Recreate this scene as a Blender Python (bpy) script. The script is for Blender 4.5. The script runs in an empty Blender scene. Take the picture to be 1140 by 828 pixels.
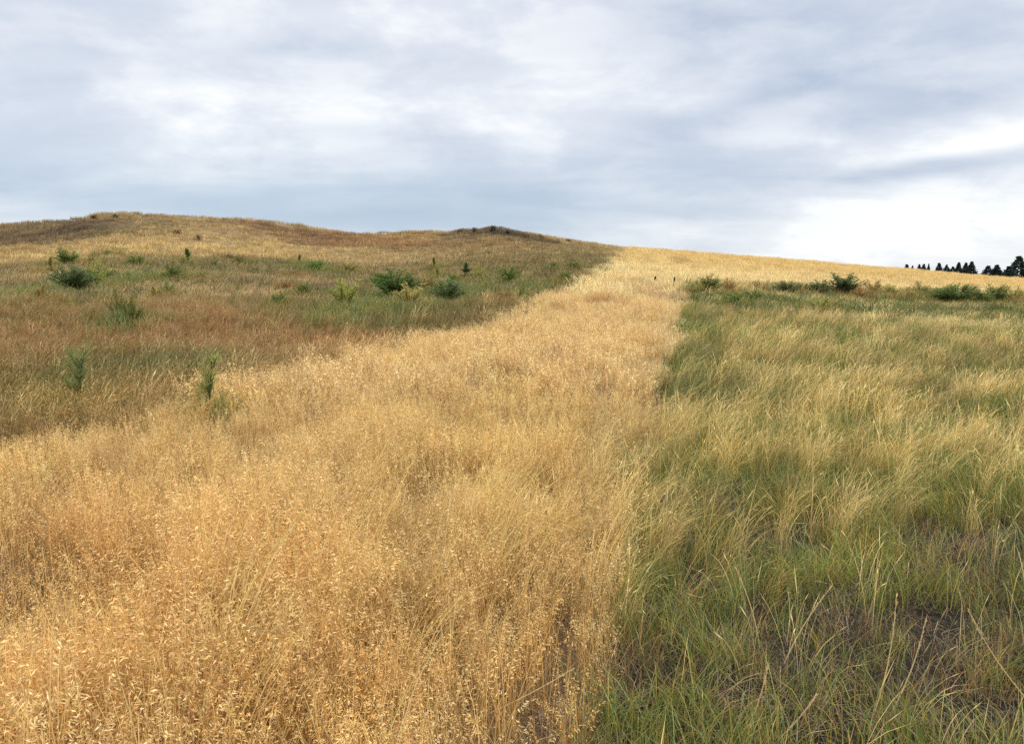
import bpy, math, random
import numpy as np
from mathutils import Vector
R = math.radians
rng = np.random.default_rng(11)
random.seed(5)
sc = bpy.context.scene
col = sc.collection

# ------------------------------------------------------------------ camera
F = 930.0                      # focal length in photo pixels (1140 wide)
EYE = 1.65
PITCH = math.atan(104 / F)
cam = bpy.data.cameras.new('camera')
cam.sensor_fit = 'HORIZONTAL'; cam.sensor_width = 36; cam.lens = 36 * F / 1140
cam.clip_start = .05; cam.clip_end = 9000
camo = bpy.data.objects.new('camera', cam); col.objects.link(camo)
camo.location = (0, 0, EYE); camo.rotation_euler = (math.pi / 2 - PITCH, 0, 0)
sc.camera = camo
sc.view_settings.view_transform = 'Standard'; sc.view_settings.look = 'None'
sc.view_settings.exposure = EXPO = 0.7; sc.view_settings.gamma = 1.0
sc.cycles.max_bounces = 6; sc.cycles.diffuse_bounces = 4
sc.cycles.transmission_bounces = 4; sc.cycles.glossy_bounces = 1
sc.cycles.use_denoising = False

def ray(px, py):
    u = (px - 570) / F; v = (414 - py) / F
    c, s = math.cos(PITCH), math.sin(PITCH)
    d = np.array([u, c + v * s, -s + v * c])
    return d / np.hypot(d[0], d[1])          # unit horizontal length

# ------------------------------------------------------------------ noise
def hash2(ix, iy, seed):
    n = (ix.astype(np.int64) * 374761393 + iy.astype(np.int64) * 668265263 + seed * 144269) & 0xffffffff
    n = ((n ^ (n >> 13)) * 1274126177) & 0xffffffff
    return ((n ^ (n >> 16)) & 0xffff) / 65535.0
def vnoise(x, y, seed=0):
    ix = np.floor(x); iy = np.floor(y); fx = x - ix; fy = y - iy
    fx = fx * fx * (3 - 2 * fx); fy = fy * fy * (3 - 2 * fy)
    a = hash2(ix, iy, seed); b = hash2(ix + 1, iy, seed); c = hash2(ix, iy + 1, seed); d = hash2(ix + 1, iy + 1, seed)
    return (a * (1 - fx) + b * fx) * (1 - fy) + (c * (1 - fx) + d * fx) * fy
def fbm(x, y, scale, seed=0, octs=3):
    if np.ndim(scale):                        # patch size grows with distance: blend fixed-scale patterns
        ls = np.log2(scale); out = 0
        for k in range(int(np.floor(ls.min())), int(np.ceil(ls.max())) + 1):
            w = np.clip(1 - np.abs(ls - k), 0, 1)
            out = out + w * fbm(x, y * 1.6, 2.0 ** k, seed + 7 * k + 40, octs)
        return out
    t = 0; a = .5; tot = 0
    for k in range(octs):
        t = t + a * vnoise(x / scale * 2 ** k + 17.3 * k, y / scale * 2 ** k - 9.1 * k, seed + k); tot += a; a *= .55
    return t / tot
def sstep(a, b, x):
    t = np.clip((x - a) / (b - a), 0, 1); return t * t * (3 - 2 * t)

# ------------------------------------------------------------------ terrain
SKY = [(-420, 262, 90), (-200, 255, 92), (0, 247.5, 92), (60, 243.5, 90), (130, 240.5, 88), (200, 241.5, 88), (270, 245, 90), (330, 250.5, 92), (400, 259, 94),
       (440, 261, 95), (500, 258.5, 94), (550, 254, 92), (600, 261, 95), (650, 269, 99), (690, 275, 104), (730, 278, 110),
       (800, 282, 120), (860, 286, 126), (920, 291, 130), (980, 297, 133), (1040, 303, 136), (1085, 307, 138), (1140, 310, 140), (1300, 315, 140), (1600, 318, 140)]
thK, DKN, HK = [], [], []
for px, py, D in SKY:
    d = ray(px, py); thK.append(math.atan2(d[0], d[1])); DKN.append(D); HK.append(EYE + d[2] * D - (.35 if px < 700 else .3))
tg = np.linspace(0, 8, 3201)
def curve(kn, win=.07):
    g = np.interp(tg, [k[0] for k in kn], [k[1] for k in kn])
    n = int(win / (tg[1] - tg[0])); w = np.hanning(2 * n + 3); w /= w.sum()
    gp = np.concatenate([2 * g[0] - g[n + 1:0:-1], g, np.full(n + 1, g[-1])])
    return np.convolve(gp, w, 'valid')[:len(tg)]
G_L = curve([(0, 0), (.06, 0), (.2, .04), (.4, .17), (.6, .34), (.72, .48), (.85, .77), (1, 1), (1.12, 1.02), (1.5, .6), (2.6, 0), (8, 0)])
G_P = curve([(0, 0), (.08, 0), (.2, .075), (.4, .27), (.6, .52), (.8, .78), (1, 1), (1.15, 1.04), (1.5, .7), (2.8, 0), (8, 0)])
thL, thP = math.atan((430 - 570) / F), math.atan((690 - 570) / F)
G_L -= G_L[0]; G_P -= G_P[0]
def terrain(x, y):
    x = np.asarray(x, float); y = np.asarray(y, float)
    th = np.arctan2(x, y); d = np.hypot(x, y)
    D = np.interp(th, thK, DKN); H = np.interp(th, thK, HK)
    # hump keeps the near field shared by all directions
    H = H * (1 - sstep(R(60), R(130), np.abs(th)))
    t = d / D
    w = sstep(thL, thP, th)
    z = H * (np.interp(t, tg, G_L) * (1 - w) + np.interp(t, tg, G_P) * w)
    a = sstep(4, 30, d) * (1 - sstep(300, 900, d))
    z = z + a * ((fbm(x, y, 16, 3, 2) - .5) * .5) + .10 * (fbm(x, y, 2.6, 8, 2) - .5) * sstep(1, 4, d) * (1 - sstep(40, 80, d))
    hill = sstep(.72, .9, t) * (1 - sstep(1.3, 1.6, t)) * (1 - sstep(thL + .05, thP, th))
    z = z + hill * ((fbm(x, y, 9, 31, 3) - .5) * 1.7 + (fbm(x, y, 3.2, 37, 2) - .5) * .8)
    return z
dd = np.concatenate([np.linspace(.6, 20, 1500), np.linspace(20, 200, 3500)[1:]])
def cast(px, py, canopy=0.0):
    d = ray(px, py)
    z = EYE + d[2] * dd; g = terrain(d[0] * dd, d[1] * dd) + canopy
    hit = np.nonzero(z <= g)[0]
    i = hit[0] if len(hit) else int(np.argmin(z - g))
    return np.array([d[0] * dd[i], d[1] * dd[i]])

# ------------------------------------------------------------------ zones (plan curves)
RE = np.array([cast(px, py, cn) for px, py, cn in [(640, 828, 0), (662, 740, 0), (686, 650, .03), (708, 560, .1), (728, 500, .2), (740, 460, .3), (747, 420, .4), (752, 385, .4), (758, 350, .4), (764, 314, .4)]])
LE = np.array([cast(px, py, .4) for px, py in [(0, 472), (60, 464), (130, 455), (200, 436), (245, 416), (300, 406), (370, 391), (430, 378), (500, 362), (560, 345), (620, 322), (655, 303), (678, 289), (691, 279)]])
RE = RE[np.argsort(RE[:, 1])]; LE = LE[np.argsort(LE[:, 1])]
YF = np.array([cast(px, py, .5) for px, py in [(764, 309), (850, 311), (940, 315), (1040, 321), (1140, 326), (1300, 331)]])
YF = YF[np.argsort(YF[:, 0])]
def ext(P, y):
    v = np.interp(y, P[:, 1], P[:, 0])
    s0 = .2; s1 = .2
    v = np.where(y < P[0, 1], P[0, 0] + (y - P[0, 1]) * s0, v)
    return np.where(y > P[-1, 1], P[-1, 0] + (y - P[-1, 1]) * s1, v)
def zone(x, y):
    """signed distances: strip left edge, strip right edge, green far edge"""
    wob = (fbm(x, y, 2.2, 41, 3) - .5)
    wf = fbm(x, y, .45, 44, 2) - .5
    a = x - ext(LE, y) + wob * 1.1 + wf * .5
    nf = .25 + .75 * sstep(3, 8, np.hypot(x, y)) - .45 * sstep(8, 16, np.hypot(x, y))
    b = x - ext(RE, y) + (wob * .9 + wf * .5) * nf
    c = np.interp(x, YF[:, 0], YF[:, 1]) - y + wob * 4
    return a, b, c
class Blob:
    def __init__(s, px, py, rx, ry, c, k=1.0):
        a, t, b = cast(px, py, .3), cast(px, py - ry, .3), cast(px, py + ry, .3)
        s.th = math.atan2(a[0], a[1]); s.d = np.hypot(*a); s.st = rx / F
        s.up = max(np.hypot(*t) - s.d, .3); s.dn = max(s.d - np.hypot(*b), .3); s.c = np.array(c); s.k = k
    def w(s, th, d, n):
        e = np.where(d > s.d, (d - s.d) / s.up, (s.d - d) / s.dn)
        q = ((th - s.th) / s.st) ** 2 + e ** 2
        return s.k * sstep(1.9, .1, np.sqrt(q) + (n - .5) * 2.6)
# plant colours (linear)
GOLD = (.72, .575, .28); GOLDR = (.68, .48, .205); PALE = (.70, .57, .30); YEL = (.64, .46, .205)
BROWN = (.30, .20, .10); REDB = (.41, .245, .12); OLIVE = (.25, .205, .085); GREEN = (.14, .165, .06); DARKB = (.165, .11, .065); TAN = (.50, .36, .18)
LB = [Blob(60, 256, 110, 10, DARKB, 1.), Blob(-80, 258, 80, 10, DARKB, .8), Blob(330, 262, 75, 8, REDB, .75), Blob(325, 257, 60, 4, (.25, .14, .075), .95), Blob(385, 264, 40, 4, (.27, .15, .08), .9), Blob(270, 247, 30, 3, (.27, .16, .08), .8), Blob(470, 268, 45, 4, (.28, .17, .08), .8), Blob(600, 271, 55, 5, (.27, .18, .08), .85), Blob(530, 272, 60, 4, (.33, .2, .09), .7), Blob(230, 250, 60, 6, TAN, .7), Blob(540, 262, 90, 7, BROWN, .8), Blob(440, 268, 50, 6, (.40, .22, .09), .7),
      Blob(120, 276, 170, 9, YEL, .9), Blob(300, 276, 130, 8, YEL, .75), Blob(420, 283, 60, 6, TAN, .8), Blob(40, 281, 60, 4, YEL, .8), Blob(650, 285, 40, 10, OLIVE, .8), Blob(560, 290, 120, 9, (.27, .19, .075), .8),
      Blob(120, 295, 170, 7, OLIVE, .5), Blob(330, 297, 100, 8, OLIVE, .8), Blob(60, 303, 60, 3, TAN, .85), Blob(210, 309, 80, 4, (.34, .25, .1), .6), Blob(150, 303, 40, 2, TAN, .8),
      Blob(110, 334, 70, 5, TAN, .75), Blob(220, 322, 70, 4, TAN, .5), Blob(560, 308, 100, 12, (.19, .165, .055), .8), Blob(620, 315, 45, 14, (.2, .15, .055), .7),
      Blob(270, 358, 170, 17, REDB, .9), Blob(400, 372, 90, 9, (.44, .23, .095), .8), Blob(130, 378, 120, 12, (.35, .215, .10), .8), Blob(20, 350, 60, 12, (.29, .2, .075), .7),
      Blob(60, 400, 70, 12, OLIVE, .5), Blob(20, 402, 30, 8, REDB, .5), Blob(150, 402, 90, 10, GREEN, .8), Blob(215, 405, 35, 8, GREEN, .8), Blob(440, 340, 90, 14, (.15, .155, .05), .8), Blob(452, 336, 58, 18, (.12, .145, .048), .9), Blob(90, 318, 55, 13, (.17, .165, .06), .8), Blob(540, 256, 55, 4, (.10, .075, .05), .9), Blob(520, 345, 70, 12, (.19, .155, .055), .8), Blob(330, 345, 60, 10, OLIVE, .6),
      Blob(40, 440, 90, 16, (.30, .23, .075), .7), Blob(190, 440, 70, 18, (.40, .29, .12), .7)]
RB = [Blob(880, 325, 130, 12, (.25, .22, .09), .6), Blob(1060, 336, 120, 8, (.22, .21, .08), .7), Blob(840, 350, 80, 8, (.25, .19, .075), .7), Blob(960, 348, 70, 8, (.28, .19, .085), .8),
      Blob(1075, 358, 110, 9, PALE, .8), Blob(1090, 400, 70, 13, GREEN, .85), Blob(1020, 405, 50, 10, BROWN, .7), Blob(940, 372, 70, 7, PALE, .55), Blob(830, 385, 60, 12, OLIVE, .7), Blob(900, 410, 80, 12, (.36, .27, .1), .6),
      Blob(990, 397, 70, 9, GREEN, .5), Blob(790, 430, 40, 20, GREEN, .4), Blob(860, 520, 30, 25, GREEN, .7), Blob(1060, 470, 100, 30, YEL, .6), Blob(810, 490, 40, 40, (.45, .34, .12), .6), Blob(920, 470, 60, 20, (.4, .3, .11), .5), Blob(935, 565, 80, 22, GREEN, .9), Blob(1110, 560, 50, 30, OLIVE, .7)]
SB = [Blob(740, 327, 30, 4, (.42, .22, .1), .7), Blob(680, 331, 18, 3, (.42, .25, .11), .7), Blob(660, 333, 14, 2, (.42, .24, .1), .6), Blob(756, 288, 8, 2, (.35, .22, .09), .8), Blob(700, 312, 30, 4, (.58, .42, .22), .5),
      Blob(300, 760, 420, 90, (.69, .475, .19), .65), Blob(190, 660, 160, 60, GOLDR, .6), Blob(225, 622, 60, 16, (.78, .60, .29), .7), Blob(100, 600, 45, 18, (.42, .27, .12), .6), Blob(225, 530, 30, 14, (.44, .30, .13), .6), Blob(480, 600, 45, 20, (.48, .34, .14), .5), Blob(470, 690, 40, 20, (.46, .33, .14), .5), Blob(60, 590, 90, 60, (.69, .465, .19), .5), Blob(110, 510, 30, 12, (.5, .34, .15), .7), Blob(600, 470, 130, 40, (.76, .62, .28), .6), Blob(650, 560, 60, 60, YEL, .6), Blob(380, 420, 130, 14, (.79, .65, .37), .5), Blob(640, 400, 100, 20, (.79, .645, .37), .6), Blob(690, 350, 60, 12, (.78, .63, .36), .6)]
def tint_at(x, y):
    """base plant colour at a place, and zone weights"""
    th = np.arctan2(x, y); d = np.hypot(x, y); a, b, c = zone(x, y)
    n = fbm(x, y, np.clip(d * .06, .5, 6), 77, 3); n2 = fbm(x, y, 1.3, 55, 3)
    left = a < 0; right = (b > 0) & (c > 0)
    s = np.empty((len(x), 3)); s[:] = GOLD
    s += ((n2 - .5) * .42)[:, None] * np.array([1, .75, .3])
    md = (sstep(7, 14, d) * .8)[:, None]; s = s * (1 - md) + md * np.array([.78, .64, .35])
    far = sstep(50, 90, d)[:, None]
    s = s * (1 - far) + far * np.array([.70, .53, .235])
    for q in SB:
        w = q.w(th, d, n)[:, None]; s = s * (1 - w) + w * q.c
    L = np.empty((len(x), 3)); L[:] = (.37, .27, .125)
    hw = sstep(.66, .76, d / np.interp(th, thK, DKN))[:, None]; L = L * (1 - hw) + hw * np.array([.58, .41, .19])
    n3 = fbm(x, y, 3.5, 91, 3)
    w = sstep(.46, .62, n3)[:, None] * .75 * (1 - .7 * hw); L = L * (1 - w) + w * np.array(OLIVE)
    w = sstep(.45, .3, n3)[:, None] * .5; L = L * (1 - w) + w * np.array(TAN)
    n4 = fbm(x, y * 2.6, 6.0, 17, 3)
    w = sstep(.52, .66, n4)[:, None] * .7 * (1 - .5 * hw); L = L * (1 - w) + w * np.array((.23, .175, .085))
    w = sstep(.44, .32, n4)[:, None] * .55; L = L * (1 - w) + w * np.array((.47, .32, .16))
    for q in LB:
        w = q.w(th, d, n)[:, None]; L = L * (1 - w) + w * q.c
    G = np.empty((len(x), 3)); G[:] = (.44, .35, .15)
    w = sstep(.46, .62, n3)[:, None] * .65; G = G * (1 - w) + w * np.array((.25, .22, .085))
    n4 = fbm(x, y * 2.2, 5.0, 27, 3)
    w = (sstep(.52, .64, n4) * sstep(9, 16, d))[:, None] * .75; G = G * (1 - w) + w * np.array((.27, .20, .095))
    w = (sstep(.45, .34, n4) * sstep(9, 16, d))[:, None] * .6; G = G * (1 - w) + w * np.array((.20, .20, .075))
    for q in RB:
        w = q.w(th, d, n)[:, None]; G = G * (1 - w) + w * q.c
    s[left] = L[left]; s[right] = G[right]
    return np.clip(s, .01, .9), left, right

# ------------------------------------------------------------------ mesh helpers
class MB:
    def __init__(s): s.v = []; s.f = []; s.c = []
    def strip(s, pts, wid, side, c0, c1=None):
        """ribbon through pts; side = unit vector across; colours base -> tip"""
        b = len(s.v); n = len(pts); c1 = c1 if c1 is not None else c0
        for i, p in enumerate(pts):
            w = wid[i] / 2; k = i / (n - 1); cc = tuple(c0[j] * (1 - k) + c1[j] * k for j in range(3))
            s.v.append(tuple(p - side * w)); s.v.append(tuple(p + side * w)); s.c += [cc, cc]
        for i in range(n - 1):
            s.f.append((b + 2 * i, b + 2 * i + 1, b + 2 * i + 3, b + 2 * i + 2))
    def kite(s, p, ax, side, ln, w, c):
        b = len(s.v); m = p + ax * ln * .42
        s.v += [tuple(p), tuple(m - side * w / 2), tuple(p + ax * ln), tuple(m + side * w / 2)]; s.c += [c] * 4
        s.f.append((b, b + 1, b + 2, b + 3))
    def tube(s, pts, rad, c, n=6):
        b = len(s.v)
        for i, p in enumerate(pts):
            t = pts[min(i + 1, len(pts) - 1)] - pts[max(i - 1, 0)]; t = t / (np.linalg.norm(t) + 1e-9)
            u = np.cross(t, (0.31, 1, .11)); u /= np.linalg.norm(u); w = np.cross(t, u)
            for k in range(n):
                a = 2 * math.pi * k / n; s.v.append(tuple(p + (u * math.cos(a) + w * math.sin(a)) * rad[i])); s.c.append(c)
        for i in range(len(pts) - 1):
            for k in range(n):
                s.f.append((b + i * n + k, b + i * n + (k + 1) % n, b + (i + 1) * n + (k + 1) % n, b + (i + 1) * n + k))
        s.f.append(tuple(b + (len(pts) - 1) * n + k for k in range(n)))
    def mesh(s, name, mat=None):
        me = bpy.data.meshes.new(name); me.from_pydata(s.v, [], s.f)
        at = me.attributes.new('bcol', 'FLOAT_COLOR', 'POINT')
        c = np.ones((len(s.v), 4), np.float32); c[:, :3] = s.c; at.data.foreach_set('color', c.ravel())
        if mat: me.materials.append(mat)
        return me
def rnd(a, b): return random.uniform(a, b)
def uv(a): return np.array([math.cos(a), math.sin(a), 0.])
def jit(c, k=.18):
    m = rnd(1 - k, 1 + k); return (c[0] * m * rnd(.95, 1.05), c[1] * m, c[2] * m * rnd(.88, 1.12))
def arc(base, h, lean, droop, n):
    """points of a leaning stem whose tip bends over"""
    out = []
    for i in range(n):
        t = i / (n - 1)
        out.append(base + lean * (t ** 1.7) + np.array([0, 0, h * (t - droop * t ** 3)]))
    return out

def cheat(stems, rad, hgt, wst, nsp, lsp, wsp, leaves, wind=(.05, .02)):
    """tuft of fine stems with drooping seed heads and thin dry leaves"""
    m = MB()
    for _ in range(leaves):
        a = rnd(0, 6.28); b = uv(a) * rad * math.sqrt(random.random())
        h = hgt * rnd(.35, .85); L = uv(rnd(0, 6.28)) * h * rnd(.1, .6) + np.array([wind[0], wind[1], 0]) * h
        c = jit(random.choice([(.85, .72, .58), (.95, .88, .8), (.62, .45, .32)]), .25)
        p = arc(b, h, L, rnd(.05, .35), 4); w = wst * rnd(1.0, 2.0)
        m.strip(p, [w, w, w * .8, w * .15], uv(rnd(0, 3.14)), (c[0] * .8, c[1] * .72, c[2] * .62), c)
    for _ in range(stems):
        a = rnd(0, 6.28); b = uv(a) * rad * math.sqrt(random.random())
        h = hgt * rnd(.72, 1.12); dr = uv(rnd(0, 6.28)); L = dr * h * rnd(.05, .3) + np.array([wind[0], wind[1], 0]) * h
        c = jit((1.0, .96, .9), .2)
        p = arc(b, h, L, rnd(.08, .3), 5)
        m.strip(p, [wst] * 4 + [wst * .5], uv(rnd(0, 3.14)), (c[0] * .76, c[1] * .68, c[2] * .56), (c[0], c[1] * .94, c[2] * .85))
        cc = random.choice([(1.16, 1.14, 1.15), (1.14, 1.08, .98), (1.02, .88, .72), (1.1, .98, .84), (.78, .56, .40)])
        for k in range(nsp):
            t = rnd(.6, 1.0); i = min(int(t * 4), 3); q = p[i] + (p[i + 1] - p[i]) * (t * 4 - i)
            o = uv(rnd(0, 6.28)) * .6 + dr * .8; o[2] = rnd(-1.0, .25); o /= np.linalg.norm(o)
            st = q + o * lsp * rnd(.2, 1.1)
            sd = np.cross(o, (rnd(-1, 1), rnd(-1, 1), rnd(-1, 1))); sd /= np.linalg.norm(sd) + 1e-9
            m.kite(st, o, sd, lsp * rnd(.7, 1.25), wsp * rnd(.7, 1.3), jit(cc, .16))
    return m
def bunch(n, rad, hgt, w, wind, heads=.5, greens=.3, lsp=.10):
    """bunch grass: long arching blades combed over by the wind, narrow seed spikes"""
    m = MB(); W = np.array([wind[0], wind[1], 0.])
    for _ in range(n):
        b = uv(rnd(0, 6.28)) * rad * math.sqrt(random.random())
        g = random.random() < greens
        h = hgt * (rnd(.3, .7) if g else rnd(.5, 1.12))
        L = W * h * rnd(.3, 1.4) + uv(rnd(0, 6.28)) * h * rnd(.05, .42)
        c = jit((.42, .62, .42), .3) if g else jit((1.12, 1.07, .95), .22)
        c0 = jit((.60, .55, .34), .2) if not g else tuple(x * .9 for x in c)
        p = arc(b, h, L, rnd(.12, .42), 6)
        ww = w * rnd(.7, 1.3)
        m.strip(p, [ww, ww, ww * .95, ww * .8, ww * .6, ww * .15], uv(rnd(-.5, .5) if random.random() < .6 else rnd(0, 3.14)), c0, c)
        if not g and random.random() < heads:
            d = p[-1] - p[-2]; d /= np.linalg.norm(d)
            m.kite(p[-2], d, uv(rnd(0, 3.14)), h * lsp * rnd(1.4, 2.6), ww * rnd(1.3, 2.0), jit((1.15, 1.12, 1.02), .15))
    return m
def lowgreen(n, rad, hgt, w):
    m = MB()
    for _ in range(n):
        b = uv(rnd(0, 6.28)) * rad * math.sqrt(random.random()); h = hgt * rnd(.4, 1.15)
        L = uv(rnd(0, 6.28)) * h * rnd(.1, .7) + np.array([.25, .05, 0]) * h
        c = random.choice([(1, 1, 1), (1.1, 1.15, .95), (.8, .9, .8), (1.3, 1.25, 1.0), (2.6, 1.7, 1.7), (2.4, 1.5, 1.3)])
        c = jit(c, .22); p = arc(b, h, L, rnd(.05, .4), 4); ww = w * rnd(.7, 1.3)
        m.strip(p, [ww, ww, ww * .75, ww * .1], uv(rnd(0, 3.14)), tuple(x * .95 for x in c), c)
    return m
def patch(n, rad, hgt, w, headw, seeds, wind=(.2, .05), green=.12):
    """broad cheap clump for far ground"""
    m = MB()
    for _ in range(n):
        b = uv(rnd(0, 6.28)) * rad * math.sqrt(random.random()); h = hgt * rnd(.45, 1.15)
        L = uv(rnd(0, 6.28)) * h * rnd(.1, .45) + np.array([wind[0], wind[1], 0]) * h
        c = jit((1, .97, .92), .22)
        if random.random() < green: c = jit((.55, .68, .5), .2)
        p = arc(b, h, L, rnd(.1, .3), 3); ww = w * rnd(.7, 1.4)
        m.strip(p, [ww, ww, ww * .3], uv(rnd(-.9, .9)), tuple(x * .9 for x in c), c)
        if random.random() < seeds:
            o = uv(rnd(0, 6.28)); o[2] = rnd(-.6, .5); m.kite(p[-1], o, uv(rnd(0, 3.14)), headw * rnd(2, 4), headw, jit((1.12, 1.08, 1.05), .15))
    return m
def litter(n, rad, ln, w):
    m = MB()
    for _ in range(n):
        b = uv(rnd(0, 6.28)) * rad * math.sqrt(random.random()); b[2] = rnd(.004, .03)
        d = uv(rnd(0, 6.28)); L = ln * rnd(.3, 1.3); z = rnd(-.01, .05)
        k = uv(rnd(0, 6.28)) * L * .15
        pts = [b, b + d * L * .5 + k + np.array([0, 0, abs(z)]), b + d * L + np.array([0, 0, max(z * .5, -b[2] + .004)])]
        m.strip(pts, [w, w, w * .4], np.array([-d[1], d[0], 0.]), jit(random.choice([(1, 1, 1), (.7, .62, .55), (.45, .4, .38), (1.2, 1.2, 1.2)]), .25))
    return m

# ------------------------------------------------------------------ materials
def nodes(name):
    m = bpy.data.materials.new(name); m.use_nodes = True; nt = m.node_tree; nt.nodes.clear(); return m, nt
def grass_mat(name, trans=.35, source='INSTANCER'):
    m, nt = nodes(name); N = nt.nodes.new; K = nt.links.new
    if source == 'INSTANCER':
        a = N('ShaderNodeAttribute'); a.attribute_type = 'INSTANCER'; a.attribute_name = 'itint'; ao = a.outputs['Color']
    else:
        a = N('ShaderNodeObjectInfo'); ao = a.outputs['Color']
    b = N('ShaderNodeAttribute'); b.attribute_name = 'bcol'
    mx = N('ShaderNodeMix'); mx.data_type = 'RGBA'; mx.blend_type = 'MULTIPLY'; mx.inputs[0].default_value = 1
    K(ao, mx.inputs[6]); K(b.outputs['Color'], mx.inputs[7])
    d = N('ShaderNodeBsdfDiffuse'); t = N('ShaderNodeBsdfTranslucent'); ms = N('ShaderNodeMixShader'); ms.inputs[0].default_value = trans
    K(mx.outputs[2], d.inputs[0]); K(mx.outputs[2], t.inputs[0]); K(d.outputs[0], ms.inputs[1]); K(t.outputs[0], ms.inputs[2])
    g = N('ShaderNodeBsdfGlossy'); g.inputs['Roughness'].default_value = .45; g.inputs['Color'].default_value = (.9, .9, .9, 1)
    m2 = N('ShaderNodeMixShader'); m2.inputs[0].default_value = .03 if source == 'INSTANCER' else .008
    K(ms.outputs[0], m2.inputs[1]); K(g.outputs[0], m2.inputs[2])
    o = N('ShaderNodeOutputMaterial'); K(m2.outputs[0], o.inputs[0]); return m
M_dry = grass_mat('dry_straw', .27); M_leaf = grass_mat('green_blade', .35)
M_obj = grass_mat('leaf_by_object', .4, 'OBJECT')

# ------------------------------------------------------------------ scatter: one stuff object, clumps repeated by geometry nodes
def scatter(name, label, cat, temps, pts, yaw, scl, tint, pick, mat):
    V, Fc, C, T = [], [], [], []
    for k, m in enumerate(temps):
        b = len(V); V += m.v; C += m.c; T += [k] * len(m.v); Fc += [tuple(i + b for i in f) for f in m.f]
    nt_ = len(V); n = len(pts)
    me = bpy.data.meshes.new(name)
    allv = np.vstack([np.array(V), pts])
    me.from_pydata(allv.tolist(), [], Fc)
    def attr(nm, ty, arr, key):
        at = me.attributes.new(nm, ty, 'POINT'); at.data.foreach_set(key, np.ascontiguousarray(arr).ravel())
    bc = np.ones((nt_ + n, 4), np.float32); bc[:nt_, :3] = C; attr('bcol', 'FLOAT_COLOR', bc, 'color')
    it = np.ones((nt_ + n, 4), np.float32); it[nt_:, :3] = tint; attr('itint', 'FLOAT_COLOR', it, 'color')
    attr('tid', 'INT', np.concatenate([np.array(T), np.full(n, -1)]).astype(np.int32), 'value')
    attr('pick', 'INT', np.concatenate([np.full(nt_, -1), pick]).astype(np.int32), 'value')
    attr('yaw', 'FLOAT', np.concatenate([np.zeros(nt_), yaw]).astype(np.float32), 'value')
    sc3 = np.ones((nt_ + n, 3), np.float32); sc3[nt_:] = scl; attr('scl', 'FLOAT_VECTOR', sc3, 'vector')
    me.materials.append(mat)
    ob = bpy.data.objects.new(name, me); col.objects.link(ob)
    ob['label'] = label; ob['category'] = cat; ob['kind'] = 'stuff'
    g = bpy.data.node_groups.new(name + '_clumps', 'GeometryNodeTree')
    g.interface.new_socket('Geometry', in_out='INPUT', socket_type='NodeSocketGeometry')
    g.interface.new_socket('Geometry', in_out='OUTPUT', socket_type='NodeSocketGeometry')
    N = g.nodes.new; K = g.links.new
    gi = N('NodeGroupInput'); go = N('NodeGroupOutput')
    def named(nm, ty):
        q = N('GeometryNodeInputNamedAttribute'); q.data_type = ty; q.inputs['Name'].default_value = nm
        return q.outputs['Attribute']
    tid, pk, yw, sl = named('tid', 'INT'), named('pick', 'INT'), named('yaw', 'FLOAT'), named('scl', 'FLOAT_VECTOR')
    def eq(sock, v):
        q = N('FunctionNodeCompare'); q.data_type = 'INT'; q.operation = 'EQUAL'
        a, b = [i for i in q.inputs if i.type == 'INT'][:2]
        K(sock, a); b.default_value = v; return q.outputs[0]
    def sep(src, sel):
        q = N('GeometryNodeSeparateGeometry'); q.domain = 'POINT'; K(src, q.inputs[0]); K(sel, q.inputs[1]); return q.outputs[0]
    xyz = N('ShaderNodeCombineXYZ'); K(yw, xyz.inputs[2])
    er = N('FunctionNodeEulerToRotation'); K(xyz.outputs[0], er.inputs[0])
    P = sep(gi.outputs[0], eq(tid, -1)); jn = N('GeometryNodeJoinGeometry')
    for k in range(len(temps)):
        t = sep(gi.outputs[0], eq(tid, k))
        ip = N('GeometryNodeInstanceOnPoints')
        K(P, ip.inputs['Points']); K(eq(pk, k), ip.inputs['Selection']); K(t, ip.inputs['Instance'])
        K(er.outputs[0], ip.inputs['Rotation']); K(sl, ip.inputs['Scale'])
        K(ip.outputs[0], jn.inputs[0])
    K(jn.outputs[0], go.inputs[0])
    md = ob.modifiers.new('clumps', 'NODES'); md.node_group = g
    return ob

def ring(d0, d1, dens, half=47):
    A = .5 * 2 * R(half) * (d1 * d1 - d0 * d0); n = int(A * dens)
    d = np.sqrt(rng.uniform(d0 * d0, d1 * d1, n)); th = rng.uniform(-R(half), R(half), n)
    return d * np.sin(th), d * np.cos(th)
def near_square(dens):
    """the ground right round the camera, beside and just behind it"""
    n = int(12 * 5 * dens); return rng.uniform(-6, 6, n), rng.uniform(-2.5, 2.5, n)
class Coll:
    def __init__(s): s.p = []; s.y = []; s.s = []; s.t = []; s.k = []
    def add(s, x, y, tint, scl, picks, yaw=None, var=.12):
        n = len(x)
        if not n: return
        z = terrain(x, y) - .01
        s.p.append(np.stack([x, y, z], 1)); s.y.append(rng.uniform(-3.14, 3.14, n) if yaw is None else rng.normal(0, yaw, n))
        sc_ = np.asarray(scl) * rng.uniform(.75, 1.2, n); s.s.append(np.stack([sc_, sc_, sc_ * rng.uniform(.85, 1.15, n)], 1))
        v = rng.normal(1, var, n)[:, None]; h = rng.normal(0, .05, n)[:, None]
        s.t.append(np.clip(tint * v * (1 + h * np.array([[.5, 0, -1.]])), .005, .85)); s.k.append(rng.choice(picks, n))
    def build(s, name, label, cat, temps, mat):
        return scatter(name, label, cat, temps, np.vstack(s.p), np.concatenate(s.y), np.vstack(s.s), np.vstack(s.t), np.concatenate(s.k), mat)

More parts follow.
